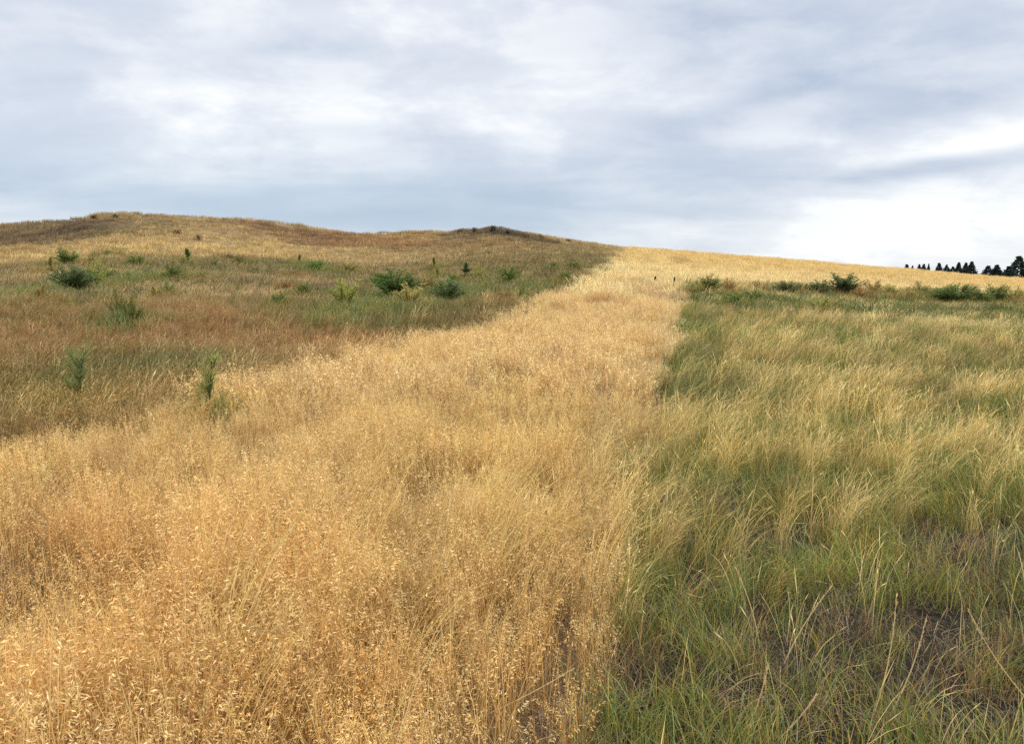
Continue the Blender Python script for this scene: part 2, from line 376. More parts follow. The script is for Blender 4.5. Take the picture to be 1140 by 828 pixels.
RINGS = [(None, 2.2, 110, 0), (2.2, 5, 150, 0), (5, 9, 80, 0), (9, 16, 34, 1), (16, 30, 15, 1), (30, 60, 5.5, 2), (60, 112, 3.2, 2), (112, 150, 1.6, 2)]
def zones_xy(r):
    d0, d1, dens, lod = r
    if d0 is None:
        x, y = near_square(dens); k = (np.hypot(x, y) > .35) & ~((y > 0) & (np.abs(np.arctan2(x, y)) < R(47)) & (np.hypot(x, y) > 2.2)); return x[k], y[k], lod
    x, y = ring(d0, d1, dens); return x, y, lod

# ---- golden dry grass of the strip and the hills
T_dry = [cheat(15, .08, .5, .0019, 16, .0155, .0031, 14) for _ in range(4)] + \
        [cheat(14, .13, .5, .0038, 9, .024, .0068, 13) for _ in range(3)] + \
        [patch(44, .42, .46, .015, .016, .6, green=.04) for _ in range(3)] + \
        [cheat(9, .07, .62, .0026, 5, .018, .004, 14, (.35, .08)) for _ in range(2)]
DRY = Coll()
for r in RINGS:
    x, y, lod = zones_xy(r); t, left, right = tint_at(x, y)
    a, b, c = zone(x, y); d = np.hypot(x, y)
    keep = ~left & ~right
    # thin towards the green side, and a few strays inside it
    u = rng.random(len(x)); keep &= u < .35 + .65 * sstep(-.1, -1.0, b) + (c < 0)
    gap = fbm(x, y, .55, 21, 2); keep &= (gap > .40) | (d > 14) | (u < .25 + .35 * (d < 4))
    picks = [[0, 1, 2, 3], [4, 5, 6], [7, 8, 9]][lod]
    hs = .45 + .75 * fbm(x, y, 1.1, 13, 2) + .35 * fbm(x, y, .35, 15, 2)
    DRY.add(x[keep], y[keep], t[keep], hs[keep], picks)
    if lod == 0:
        k2 = keep & (rng.random(len(x)) < .022 + .34 * sstep(-2.6, -.2, b) * sstep(2.5, 4.5, d))
        DRY.add(x[k2], y[k2], np.tile(np.array([[.64, .50, .21]]), (k2.sum(), 1)), hs[k2] * 1.05, [10, 11], .5)
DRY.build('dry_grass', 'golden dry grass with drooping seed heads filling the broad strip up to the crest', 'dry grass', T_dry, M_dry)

# ---- mixed olive, brown and reddish grass of the left field and its hill
T_field = [bunch(26, .10, .55, .0035, (.25, .05), .5, .16) for _ in range(2)] + [cheat(9, .1, .45, .0035, 6, .024, .006, 14) for _ in range(2)] + \
          [bunch(26, .16, .5, .006, (.3, .05), .4, .14) for _ in range(2)] + [cheat(10, .16, .42, .0065, 5, .03, .01, 12) for _ in range(2)] + \
          [patch(30, .5, .42, .024, .02, .5, green=.15) for _ in range(3)]
FLD = Coll()
for r in RINGS[2:]:
    x, y, lod = zones_xy(r); t, left, right = tint_at(x, y); d = np.hypot(x, y)
    u = rng.random(len(x)); cov = fbm(x, y, np.clip(d * .05, .6, 4), 63, 3)
    keep = left & (u < sstep(.25, .5, cov) + .45)
    picks = [[0, 1, 2, 3], [4, 5, 6, 7], [8, 9, 10]][lod]
    hs = (.42 + .8 * fbm(x, y, np.clip(d * .05, .8, 5), 14, 3)) * (1 + .25 * (d < 16))
    FLD.add(x[keep], y[keep], t[keep], hs[keep], picks, .7, .2)
for r in RINGS[2:5]:
    x, y, lod = zones_xy(r); t, left, right = tint_at(x, y); d = np.hypot(x, y); a, b, c = zone(x, y)
    k = (a < .2) & (a > -4) & (d < 26) & (rng.random(len(x)) < .07 * sstep(-4, 0, a) * sstep(.35, .6, fbm(x, y, 1.2, 48, 2)))
    FLD.add(x[k], y[k], np.tile(np.array([[.56, .43, .21]]), (k.sum(), 1)), np.full(k.sum(), 1.15), [0, 1] if lod == 0 else [4, 5], .8, .2)
FLD.build('field_grass', 'mixed olive, brown and reddish grass of the rough field left of the golden strip', 'rough grass', T_field, M_dry)

# ---- tall pale bunch grass on the right
WIND = (.42, .08)
T_tall = [bunch(34, .09, .66, .003, WIND, .5, .11) for _ in range(4)] + [bunch(32, .15, .62, .0058, WIND, .5, .10) for _ in range(3)] + \
         [patch(38, .36, .5, .016, .014, .35, (.42, .08), .16) for _ in range(3)] + [bunch(6, .10, .62, .003, (.35, .1), .7, .2) for _ in range(3)]
TALL = Coll()
BARE = [cast(px, py) for px, py in [(900, 760), (1010, 775), (700, 815), (1060, 690), (1130, 800), (820, 800), (960, 820), (1080, 790), (730, 760), (1000, 720), (820, 700), (960, 690), (1080, 620), (760, 800), (1120, 690)]]
def bare(x, y):
    w = np.zeros(len(x))
    for q in BARE: w = np.maximum(w, np.exp(-((x - q[0]) ** 2 + (y - q[1]) ** 2) / .55 ** 2))
    return np.clip(w * (.4 + 1.2 * fbm(x, y, .4, 70, 3)), 0, 1)
for r in RINGS:
    x, y, lod = zones_xy(r); t, left, right = tint_at(x, y); d = np.hypot(x, y); a, b, c = zone(x, y)
    u = rng.random(len(x)); n = fbm(x, y, np.clip(d * .09, .7, 5), 23, 3)
    nearfade = np.where(d < 9.5, sstep(4.6, 7.2, d - (n - .5) * 3), 1)
    edge = sstep(1.1, .1, np.abs(b)) * sstep(3.4, 5.5, d)
    m2 = fbm(x, y, np.clip(d * .035, .45, 2.5), 67, 2)
    p = [.5, .8, .95][lod] * (.15 + sstep(.30, .55, n)) * (.25 + 1.1 * sstep(.4, .6, m2)) * nearfade
    p = np.maximum(p * [.9, .95, 1][lod], .26 * edge)
    keep = right & (u < p) | (~left & (b > -1.5) & (b <= 0) & (c > 0) & (d > 4.5) & (d < 9) & (u < .3 * sstep(-1.5, 0, b)))
    picks = [[0, 1, 2, 3], [4, 5, 6], [7, 8, 9]][lod]
    lum = np.maximum(t, np.array([.34, .255, .105]) * (lod < 2))
    k = (rng.random(len(x)) < (.74 * sstep(.40, .56, m2) * (1 - .4 * sstep(16, 30, d)) + .2) * (.25 + .75 * sstep(.15, .34, t[:, 0])))[:, None]
    ed = (sstep(1.3, .2, b) * sstep(7.5, 11, d))[:, None]
    lum = lum * (1 - ed) + ed * np.array([.19, .19, .065]); k &= (ed < .4) | (rng.random(len(x))[:, None] < .3)
    lum = np.where(k, lum * .35 + .65 * np.array([.84, .65, .285]), lum)
    hs = .42 + .38 * n + .25 * m2 + .35 * sstep(10, 3, c) * (c > 0)
    TALL.add(x[keep], y[keep], lum[keep], hs[keep], picks, .55, .17)
    if lod == 0:
        k2 = right & (u < .07); TALL.add(x[k2], y[k2], np.tile(np.array([[.55, .45, .22]]), (k2.sum(), 1)), hs[k2], [10, 11, 12], 1.2, .25)
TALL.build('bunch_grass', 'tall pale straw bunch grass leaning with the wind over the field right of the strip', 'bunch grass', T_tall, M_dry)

# ---- low green grass
T_green = [lowgreen(30, .10, .24, .003) for _ in range(4)] + [lowgreen(30, .16, .28, .0058) for _ in range(3)] + [patch(34, .45, .3, .016, .014, .1, (.3, .05), .3) for _ in range(2)]
GRN = Coll()
for r in RINGS:
    x, y, lod = zones_xy(r); t, left, right = tint_at(x, y); d = np.hypot(x, y); a, b, c = zone(x, y)
    u = rng.random(len(x)); n = fbm(x, y, np.clip(d * .1, .5, 4), 29, 3)
    p = [.95, .5, .25][lod] * (.35 + sstep(.33, .58, n)) * (1 - .8 * bare(x, y))
    keep = right & (u < p) | left & (u < p * .12)
    g = np.tile(np.array([[.165, .20, .055]]), (len(x), 1)); q = (fbm(x, y, .8, 99, 3) - .5)[:, None]
    g = g + q * np.array([[.16, .07, .02]])
    picks = [[0, 1, 2, 3], [4, 5, 6], [7, 8]][lod]
    GRN.add(x[keep], y[keep], np.clip(g[keep], .02, .4), ((.6 + .8 * n) * (1 + .35 * sstep(5, 8, d) * right))[keep], picks, None, .2)
for r in RINGS[:3]:
    x, y, lod = zones_xy(r); t, left, right = tint_at(x, y); d = np.hypot(x, y); u = rng.random(len(x))
    k = right & (d < 8) & (u < .2); q = fbm(x, y, .6, 34, 2)[:, None]
    GRN.add(x[k], y[k], (np.array([[.13, .11, .06]]) + (q - .4) * np.array([[.16, .12, .06]]))[k].clip(.03, .5), np.full(k.sum(), .75), [0, 1, 2, 3], None, .25)

# ---- straw litter on the soil
T_lit = [litter(16, .22, .13, .0022) for _ in range(4)]
LIT = Coll()
for r in RINGS[:4]:
    x, y, lod = zones_xy(r); t, left, right = tint_at(x, y); b = zone(x, y)[1]; u = rng.random(len(x))
    keep = (b > -.8) & (u < .45); LIT.add(x[keep], y[keep], np.tile(np.array([[.24, .18, .11]]), (keep.sum(), 1)), 1.0, [0, 1, 2, 3], None, .3)
LIT.build('straw_litter', 'broken dry straws lying on the dark bare soil at the lower right', 'straw litter', T_lit, M_dry)

# ------------------------------------------------------------------ ground sheet
nr, na = 380, 320
rr = .25 * (4500 / .25) ** (np.arange(nr) / (nr - 1)); aa = np.arange(na) / na * 2 * math.pi
X = np.concatenate([[0], (rr[:, None] * np.sin(aa)).ravel()]); Y = np.concatenate([[0], (rr[:, None] * np.cos(aa)).ravel()])
Z = terrain(X, Y); Z[0] = terrain(np.array([0.]), np.array([.3]))[0]
i = np.arange(nr - 1)[:, None] * na; j = np.arange(na)[None, :]; j2 = (j + 1) % na
q = np.stack([1 + i + j, 1 + i + na + j, 1 + i + na + j2, 1 + i + j2], -1).reshape(-1, 4)
faces = q.tolist() + [(0, 1 + k, 1 + (k + 1) % na) for k in range(na)]
me = bpy.data.meshes.new('ground'); me.from_pydata(np.stack([X, Y, Z], 1).tolist(), [], faces)
t, left, right = tint_at(X, Y); dg = np.hypot(X, Y)
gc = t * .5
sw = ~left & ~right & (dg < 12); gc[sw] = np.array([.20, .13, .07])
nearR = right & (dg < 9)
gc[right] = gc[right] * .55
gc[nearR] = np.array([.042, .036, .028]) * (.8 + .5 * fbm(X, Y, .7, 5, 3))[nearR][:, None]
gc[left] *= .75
c4 = np.ones((len(X), 4), np.float32); c4[:, :3] = gc
at = me.attributes.new('soil', 'FLOAT_COLOR', 'POINT'); at.data.foreach_set('color', c4.ravel())
me.shade_smooth()
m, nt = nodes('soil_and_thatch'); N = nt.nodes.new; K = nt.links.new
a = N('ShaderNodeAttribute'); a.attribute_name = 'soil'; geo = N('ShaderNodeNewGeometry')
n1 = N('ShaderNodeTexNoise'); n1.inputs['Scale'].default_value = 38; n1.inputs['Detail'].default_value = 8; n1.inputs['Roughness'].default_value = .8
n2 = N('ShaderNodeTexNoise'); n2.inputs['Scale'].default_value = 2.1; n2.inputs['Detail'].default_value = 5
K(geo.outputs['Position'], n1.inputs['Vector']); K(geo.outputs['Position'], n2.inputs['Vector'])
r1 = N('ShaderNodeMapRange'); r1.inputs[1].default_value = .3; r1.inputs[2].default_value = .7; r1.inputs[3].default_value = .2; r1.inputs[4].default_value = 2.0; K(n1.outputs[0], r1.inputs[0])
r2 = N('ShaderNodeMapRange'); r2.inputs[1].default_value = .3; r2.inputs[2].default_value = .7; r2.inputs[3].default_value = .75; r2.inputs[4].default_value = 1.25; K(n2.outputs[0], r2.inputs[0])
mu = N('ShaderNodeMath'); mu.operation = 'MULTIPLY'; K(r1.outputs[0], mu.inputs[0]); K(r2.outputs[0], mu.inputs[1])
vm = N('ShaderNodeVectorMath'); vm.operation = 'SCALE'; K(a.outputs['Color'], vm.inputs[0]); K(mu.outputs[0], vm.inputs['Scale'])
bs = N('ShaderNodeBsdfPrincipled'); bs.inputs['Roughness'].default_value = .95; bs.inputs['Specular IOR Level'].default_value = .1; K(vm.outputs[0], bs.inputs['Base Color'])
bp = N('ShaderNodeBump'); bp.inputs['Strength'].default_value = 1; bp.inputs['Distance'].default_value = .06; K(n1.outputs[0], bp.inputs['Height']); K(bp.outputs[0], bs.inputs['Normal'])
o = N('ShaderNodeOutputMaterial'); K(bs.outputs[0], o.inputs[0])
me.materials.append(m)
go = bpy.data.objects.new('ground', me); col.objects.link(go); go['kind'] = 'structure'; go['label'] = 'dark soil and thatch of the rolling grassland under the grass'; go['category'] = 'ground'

# ------------------------------------------------------------------ shrubs
def thing(name, label, cat, loc, group=None):
    e = bpy.data.objects.new(name, None); col.objects.link(e); e.empty_display_size = .2
    e.location = loc; e['label'] = label; e['category'] = cat
    if group: e['group'] = group
    return e
def part(name, me, parent, color=None):
    o = bpy.data.objects.new(name, me); col.objects.link(o); o.parent = parent
    if color: o.color = (*color, 1)
    return o
def shrub_mesh(kind):
    """unit-sized shrub (height 1, half width .5): leafy twigs mesh and woody stems mesh"""
    fo, st = MB(), MB()
    n = {'broom': 34, 'round': 34, 'cone': 24, 'loose': 20}[kind]
    for _ in range(n):
        a = rnd(0, 6.28)
        if kind == 'cone': h = rnd(.12, 1.0); sp = .5 * (1.04 - h) * rnd(.6, 1.1)
        else:
            ph = math.acos(1 - random.random() * {'broom': .42, 'round': .85, 'loose': .4}[kind]); ra = rnd(.72, 1.06)
            h = ra * math.cos(ph); sp = {'broom': .62, 'round': .54, 'loose': .62}[kind] * ra * math.sin(ph)
        b = uv(rnd(0, 6.28)) * rnd(0, .08)
        if kind == 'cone':
            p = [np.array([0, 0, h * .8]), np.array([0, 0, h * .85]) + uv(a) * sp * .5, np.array([0, 0, h]) + uv(a) * sp]
        else:
            p = arc(b, h, uv(a) * sp, rnd(0, .1), 5)
        st.tube(p if kind != 'cone' else p, list(np.linspace(.014, .004, len(p))), (1, 1, 1), 5)
        nl = {'broom': 110, 'round': 110, 'cone': 90, 'loose': 80}[kind]
        tone = rnd(.7, 1.3)
        for _ in range(nl):
            t = rnd(.12 if kind != 'cone' else .1, 1.02); t = min(t, .999) * (len(p) - 1); i = int(t); q = p[i] + (p[i + 1] - p[i]) * (t - i)
            o = uv(rnd(0, 6.28)); o[2] = rnd(-.1, 1.4) if kind in ('broom', 'loose') else rnd(-.5, .9); o /= np.linalg.norm(o)
            sd = np.cross(o, (rnd(-1, 1), rnd(-1, 1), rnd(-1, 1))); sd /= np.linalg.norm(sd)
            c = tuple(x * tone for x in jit((1, 1, 1), .3))
            fo.kite(q + o * rnd(0, .02), o, sd, rnd(.05, .15), rnd(.010, .026), c)
    if kind == 'cone': st.tube([np.array([0, 0, 0.]), np.array([0.01, 0, .5]), np.array([0, 0, .98])], [.03, .018, .005], (1, 1, 1), 6)
    return fo.mesh('foliage', M_obj), st.mesh('stem', M_obj)
SM = {k: [shrub_mesh(k) for _ in range(3)] for k in ('broom', 'round', 'cone', 'loose')}
DG = (.085, .125, .045); BG = (.075, .115, .065); LG = (.17, .20, .07); OG = (.16, .15, .065); BR = (.22, .145, .08); DK = (.085, .065, .048)
def shrub(px, py, hpx, wpx, kind, c, label, group, name='shrub'):
    p = cast(px, py); d = np.hypot(*p); s = d / F
    h = hpx * s * 1.08 + .2; w = min(wpx * s * 1.3, 1.6 * h)
    e = thing(name, label, 'shrub', (p[0], p[1], float(terrain(p[0:1], p[1:2])[0]) - .03), group)
    e.rotation_euler.z = rnd(0, 6.28)
    fm, sm = random.choice(SM[kind])
    j = rnd(.85, 1.15)
    for nm, me_, cc in (('foliage', fm, (c[0] * 1.75 * j, c[1] * 1.6 * j, c[2] * 1.1 * j)), ('stem', sm, (.10, .075, .045))):
        o = part(nm, me_, e, cc); o.scale = (w, w, h)
GL, GR, GH = 'shrubs scattered over the left field', 'shrubs along the far edge of the right field', 'scrub on the hill crest'
LS = [
 (77, 297, 17, 23, 'round', DG, 'dark green round shrub, topmost of the far left shrub cluster'),
 (57, 307, 15, 8, 'cone', OG, 'small narrow olive shrub at the left end of the far left cluster'),
 (83, 327, 26, 32, 'broom', BG, 'large dark blue green shrub at the front of the far left cluster'),
 (107, 323, 27, 20, 'loose', LG, 'light yellow green loose shrub right of the big dark one in the left cluster'),
 (122, 315, 13, 14, 'round', DG, 'small dark bush just right of the light green shrub in the left cluster'),
 (102, 297, 10, 9, 'round', OG, 'small olive bush beside the topmost round shrub of the left cluster'),
 (121, 287, 7, 9, 'round', DG, 'tiny dark bush right at the foot of the golden hill band, above the left cluster'),
 (152, 298, 11, 15, 'broom', DG, 'low dark green bush standing alone between left cluster and the spiky bush'),
 (209, 296, 15, 13, 'cone', DG, 'spiky pointed dark bush at the foot of the hill, left of centre'),
 (193, 314, 16, 21, 'round', (.09,.125,.05), 'mid green rounded bush in front and left of the spiky pointed bush'),
 (47, 340, 18, 13, 'loose', (.16,.125,.06), 'brownish upright weedy bush in front of the far left cluster'),
 (133, 364, 34, 18, 'loose', (.12,.13,.05), 'tall sparse weedy clump of upright stems, left one of a pair in the left field'),
 (148, 367, 30, 17, 'loose', (.10,.135,.05), 'greener weedy clump of upright stems, right one of a pair in the left field'),
 (175, 337, 15, 12, 'loose', OG, 'small thin olive weed right of the pair of tall weedy clumps'),
 (188, 333, 15, 12, 'loose', (.10,.135,.05), 'small thin green weed below the mid green rounded bush'),
 (238, 300, 8, 9, 'round', BG, 'tiny grey green bush right of the spiky pointed bush'),
 (222, 315, 9, 15, 'round', OG, 'low olive bush right of the mid green rounded bush'),
 (256, 291, 6, 13, 'round', DK, 'low blackish dead bush at the foot of the hill'),
 (267, 296, 9, 11, 'round', DG, 'little dark green bush just right of the blackish dead one'),
 (334, 297, 10, 7, 'cone', DG, 'small narrow dark bush at the left of a green patch below the hill'),
 (353, 304, 14, 23, 'round', (.08,.15,.05), 'bright green wide bush under the reddish hill slope'),
 (388, 305, 11, 17, 'loose', OG, 'olive loose bush right of the bright green wide bush'),
 (338, 333, 14, 15, 'broom', DG, 'dark green tuft in mid field, right one of two dark tufts'),
 (311, 344, 13, 17, 'broom', DG, 'dark green tuft in mid field, left and nearer one of two dark tufts'),
 (318, 325, 10, 11, 'loose', BR, 'small brown dead bush behind the two dark tufts'),
 (328, 310, 5, 7, 'round', DK, 'tiny blackish bush between the bright green bush and the two dark tufts'),
 (385, 350, 38, 32, 'loose', LG, 'large pale green feathery bush left of the biggest dark thicket'),
 (440, 337, 34, 46, 'broom', (.06,.11,.042), 'biggest dark green bush of the central thicket'),
 (425, 324, 19, 22, 'broom', DG, 'dark green bush at the back left of the central thicket'),
 (457, 347, 30, 32, 'loose', (.24,.22,.11), 'pale grassy bush at the front of the central thicket'),
 (500, 342, 30, 32, 'broom', BG, 'dark blue green bush at the right end of the central thicket'),
 (474, 328, 19, 24, 'round', OG, 'olive bush between the two dark bushes of the central thicket'),
 (483, 301, 11, 8, 'cone', DG, 'small conical sapling, upper of two behind the central thicket'),
 (487, 311, 9, 8, 'cone', DG, 'small conical sapling, lower of two behind the central thicket'),
 (504, 318, 13, 16, 'round', (.10,.135,.05), 'mid green bush left of the dark conical shrub'),
 (519, 312, 17, 15, 'cone', (.045,.08,.042), 'dark conical shrub standing out behind the central thicket'),
 (534, 314, 15, 15, 'loose', LG, 'light green bush touching the right of the dark conical shrub'),
 (566, 315, 16, 21, 'round', (.085,.135,.045), 'rounded mid green bush alone right of the dark conical shrub'),
 (581, 336, 16, 15, 'round', (.085,.135,.045), 'green bush right at the edge of the golden strip, nearest of the edge bushes'),
 (612, 319, 10, 12, 'loose', OG, 'olive bush at the strip edge, between the nearest edge bush and the dark pair'),
 (629, 316, 11, 13, 'broom', DG, 'dark bush at the strip edge, below the two small far bushes'),
 (616, 304, 10, 15, 'round', DG, 'small dark far bush, left one of two below the mound'),
 (638, 303, 10, 13, 'broom', DG, 'small dark far bush, right one of two below the mound'),
 (560, 340, 15, 18, 'loose', (.16,.125,.06), 'brownish weedy bush left of the nearest edge bush'),
 (655, 304, 6, 20, 'round', (.085,.135,.045), 'low wide green bush farthest along the strip edge'),
]
RS = [
 (775, 326, 16, 15, 'loose', OG, 'olive bush at the corner where the right field meets the golden strip'),
 (789, 326, 23, 20, 'broom', (.11,.13,.055), 'tall olive green bush second from the corner of the golden strip'),
 (818, 338, 15, 20, 'round', DG, 'low dark green bush in front of the brown stems'),
 (812, 325, 18, 12, 'loose', BR, 'reddish brown dead stems right of the tall olive green bush'),
 (838, 334, 14, 20, 'round', DG, 'low dark green bush right of the brown stems'),
 (846, 325, 15, 18, 'loose', (.17,.13,.07), 'brownish thin bush midway to the tallest right bush'),
 (876, 327, 18, 19, 'broom', (.07,.09,.05), 'dark grey green bush two left of the tallest right bush'),
 (894, 326, 13, 15, 'round', OG, 'small olive bush between two dark grey green bushes'),
 (912, 328, 19, 17, 'broom', (.07,.09,.05), 'dark grey green bush immediately left of the tallest right bush'),
 (913, 344, 15, 22, 'loose', (.15,.16,.055), 'bright olive bush nearest the camera, below the tallest right bush'),
 (938, 328, 27, 25, 'broom', (.055,.08,.045), 'tallest dark bush on the far edge of the right field'),
 (956, 330, 13, 12, 'loose', BR, 'brown dead bush touching the right of the tallest dark bush'),
 (972, 327, 19, 14, 'loose', (.14,.105,.055), 'brownish upright bush two right of the tallest dark bush'),
 (992, 329, 15, 15, 'round', OG, 'rounded olive bush left of the long green thicket'),
 (1012, 332, 14, 14, 'loose', OG, 'thin olive bush at the left end of the long green thicket'),
 (1024, 327, 15, 14, 'loose', (.11,.11,.055), 'upright loose bush poking above the left end of the green thicket'),
 (1034, 333, 16, 18, 'round', (.09,.115,.05), 'green bush second in the long thicket'),
 (1048, 335, 17, 17, 'broom', (.08,.115,.05), 'dark green bush in the middle left of the long thicket'),
 (1063, 337, 24, 24, 'broom', (.07,.105,.045), 'largest dark green bush of the long thicket near the right edge'),
 (1078, 334, 19, 14, 'broom', (.10,.10,.05), 'narrow upright bush just right of the largest thicket bush'),
 (1092, 338, 19, 22, 'round', (.08,.115,.05), 'rounded dark bush in the right half of the long thicket'),
 (1109, 337, 22, 18, 'broom', (.09,.115,.05), 'upright dark bush at the right end of the long thicket'),
 (1128, 335, 19, 14, 'loose', OG, 'thin olive bush beyond the right end of the thicket'),
 (1140, 334, 17, 12, 'loose', (.13,.13,.055), 'thin bush cut by the right edge of the view'),
 (1160, 336, 18, 18, 'broom', DG, None),
]
HS = [
 (198, 262, 7, 11, 'round', DK, 'dark reddish bush on the golden face of the left hill, larger of two'),
 (221, 266, 6, 7, 'round', DK, 'dark round dot of a bush on the golden hill face, smaller of two'),
 (104, 243, 4, 22, 'round', DK, 'low dark scrub on the left hill crest, left of the golden top'),
 (128, 242, 4, 24, 'round', DK, 'low dark scrub on the left hill crest, touching the golden top'),
 (512, 259, 5, 18, 'round', DK, 'dark scrub at the left end of the mound top'),
 (528, 257, 5, 16, 'round', DK, 'dark scrub left of the highest point of the mound'),
 (549, 256, 6, 20, 'round', (.06,.052,.042), 'blackish scrub on the highest point of the mound'),
 (566, 260, 5, 15, 'round', DK, 'dark scrub right of the highest point of the mound'),
 (583, 263, 6, 12, 'loose', BR, 'brown thin scrub on the right shoulder of the mound'),
 (602, 265, 5, 14, 'round', DK, 'dark low scrub far down the right shoulder of the mound'),
 (567, 268, 4, 12, 'round', DK, 'dark small bush just under the mound top'),
 (632, 269, 4, 13, 'round', DK, 'low dark scrub where the mound slopes down to the strip'),
 (270, 247, 4, 12, 'loose', BR, 'brown tuft on the skyline of the left hill, right of its golden top'),
]
# loose drifts of fresh green weeds in the left field
for px, py, rx, ry, n_ in [(450, 342, 62, 17, 900), (390, 350, 34, 10, 260), (90, 322, 50, 14, 420), (110, 408, 60, 16, 300), (210, 410, 34, 10, 160), (520, 330, 60, 12, 300), (350, 302, 45, 5, 240), (590, 325, 40, 8, 200), (190, 312, 40, 7, 180), (145, 366, 22, 8, 90)]:
    c_ = cast(px, py); d = float(np.hypot(*c_)); t_ = cast(px, py - ry); up_ = max(float(np.hypot(*t_)) - d, 1.)
    ang = rng.uniform(0, 6.28, n_); ra = np.abs(rng.normal(0, .6, n_)); x = c_[0] + np.cos(ang) * ra * rx * d / F; y = c_[1] + np.sin(ang) * ra * up_
    k = (zone(x, y)[0] < -.3) & (fbm(x, y, 1.6, 52, 2) > .42); x, y = x[k], y[k]
    g = np.array([[.15, .185, .06]]) + (fbm(x, y, 1.2, 53, 2) - .5)[:, None] * np.array([[.12, .08, .02]])
    GRN.add(x, y, np.clip(g, .03, .3), np.full(len(x), 1.3 if d < 20 else 1.8), [4, 5, 6], None, .22)
# green grass and weeds round the feet of the shrubs, merging them with the field
for q, kk in [(v_, 1.0) for v_ in LS] + [((82, 470, 0, 42, '', LG), 1.0), ((226, 480, 0, 24, '', LG), 1.0)] + [(v_, 1.15) for v_ in RS]:
    p = cast(q[0], q[1] + (4 if kk > 1 else 0)); d = float(np.hypot(*p)); hw_ = max(q[3], 12) * kk * d / F
    n_ = int(26 + 34 * hw_); ang = rng.uniform(0, 6.28, n_); ra = np.sqrt(rng.random(n_)) * hw_ * 1.15
    x = p[0] + np.cos(ang) * ra * 1.25; y = p[1] + np.sin(ang) * ra
    base = np.array(q[5]) * .55 + .45 * np.array((.20, .19, .07))
    GRN.add(x, y, np.tile(np.clip(base * np.array([1.3, 1.2, 1.0]), .03, .3), (n_, 1)), np.full(n_, 1.5 if d < 45 else 1.9), [4, 5, 6], None, .22)
GRN.build('green_grass', 'short green grass growing low among the pale tufts, the shrubs and the bare soil', 'green grass', T_green, M_leaf)
for s_ in LS: shrub(s_[0], s_[1], s_[2] * .92, s_[3] * 1.08, *s_[4:], GL)
for s_ in RS[:-1]: shrub(s_[0], s_[1] + 4, s_[2] * .82, s_[3] * 1.3, s_[4], tuple(v_ * 1.2 for v_ in s_[5]), s_[6], GR)
for s_ in HS: shrub(s_[0], s_[1] + 1, s_[2] * .7, *s_[3:], GH)

# ------------------------------------------------------------------ tall weeds, dead stalks
def base_tip(bpx, tpx):
    p = cast(*bpx); d = ray(*tpx); k = p[1] / d[1]
    z0 = float(terrain(p[0:1], p[1:2])[0])
    return np.array([p[0], p[1], z0]), np.array([d[0] * k, p[1], EYE + d[2] * k])
def weed(bpx, tpx, label, leaf, spread, s0, nb):
    b, t = base_tip(bpx, tpx); e = thing('tall_weed', label, 'weed', tuple(b), 'tall green weeds at the left edge of the golden strip')
    v = t - b; L = np.linalg.norm(v); st, fo = MB(), MB()
    pts = [v * k + np.array([.02 * math.sin(k * 4), 0, 0]) for k in np.linspace(0, 1, 7)]
    st.tube(pts, list(np.linspace(.014, .005, 7)), (1, 1, 1), 6)
    for k in range(nb):
        s = rnd(s0, .97); q = v * s; a = rnd(0, 6.28); ln = spread * L * rnd(.5, 1) * (.7 + .3 * s)
        tip = q + uv(a) * ln * .55 + np.array([0, 0, ln * .9]); mid = (q + tip) / 2 + uv(a) * ln * .1
        st.tube([q, mid, tip], [.004, .003, .0015], (1, 1, 1), 4)
        for _ in range(22):
            f = rnd(.15, 1.05); w = q + (tip - q) * f; o = uv(rnd(0, 6.28)); o[2] = rnd(.3, 2.0); o /= np.linalg.norm(o)
            sd = np.cross(o, (rnd(-1, 1), rnd(-1, 1), rnd(-1, 1))); sd /= np.linalg.norm(sd); fo.kite(w, o, sd, rnd(.05, .12), rnd(.005, .010), jit((1, 1, 1), .3))
    part('stem', st.mesh('stem', M_obj), e, (.085, .095, .04)); part('foliage', fo.mesh('foliage', M_obj), e, leaf)
weed((82, 470), (92, 398), 'bushy dark green weed with a leaning dark stem at the strip edge far left', (.20, .25, .085), .40, .22, 30)
weed((226, 480), (237, 402), 'slender yellow green weed with an upright dark stem at the strip edge', (.29, .32, .09), .24, .25, 22)

def stalk_dead(bpx, tpx, label, forked=False):
    b, t = base_tip(bpx, tpx); e = thing('dead_stalk', label, 'dead stalk', tuple(b), 'dark dead stalks standing in the golden strip')
    v = t - b; s = MB(); k = np.linalg.norm(v)
    s.tube([v * 0, v * .5 + np.array([.01, 0, 0]), v], [.028, .024, .02], (1, 1, 1), 7)
    hd = MB(); hd.tube([v * .62, v * .75, v * .95, v * 1.04], [.025, .05, .045, .012], (1, 1, 1), 7)
    if forked: s.tube([v * .45, v * .5 + np.array([.1, 0, .1 * k]), v * .55 + np.array([.22, 0, .12 * k])], [.016, .013, .008], (1, 1, 1), 6); s.tube([v * .2, v * .2 + np.array([-.15, 0, .1 * k]), v * .2 + np.array([-.3, 0, .1 * k])], [.016, .013, .008], (1, 1, 1), 6)
    part('stem', s.mesh('stem', M_obj), e, (.06, .04, .025)); part('seed_head', hd.mesh('seed_head', M_obj), e, (.045, .03, .02))
stalk_dead((749, 322), (751, 309), 'thick dark upright dead stalk near the far right end of the golden strip')
stalk_dead((726, 319), (730, 308), 'thin forked dead stalk leaning left of the thick dark one', True)
stalk_dead((676, 339), (677, 330), 'short single dead stalk lower left of the forked one in the strip')

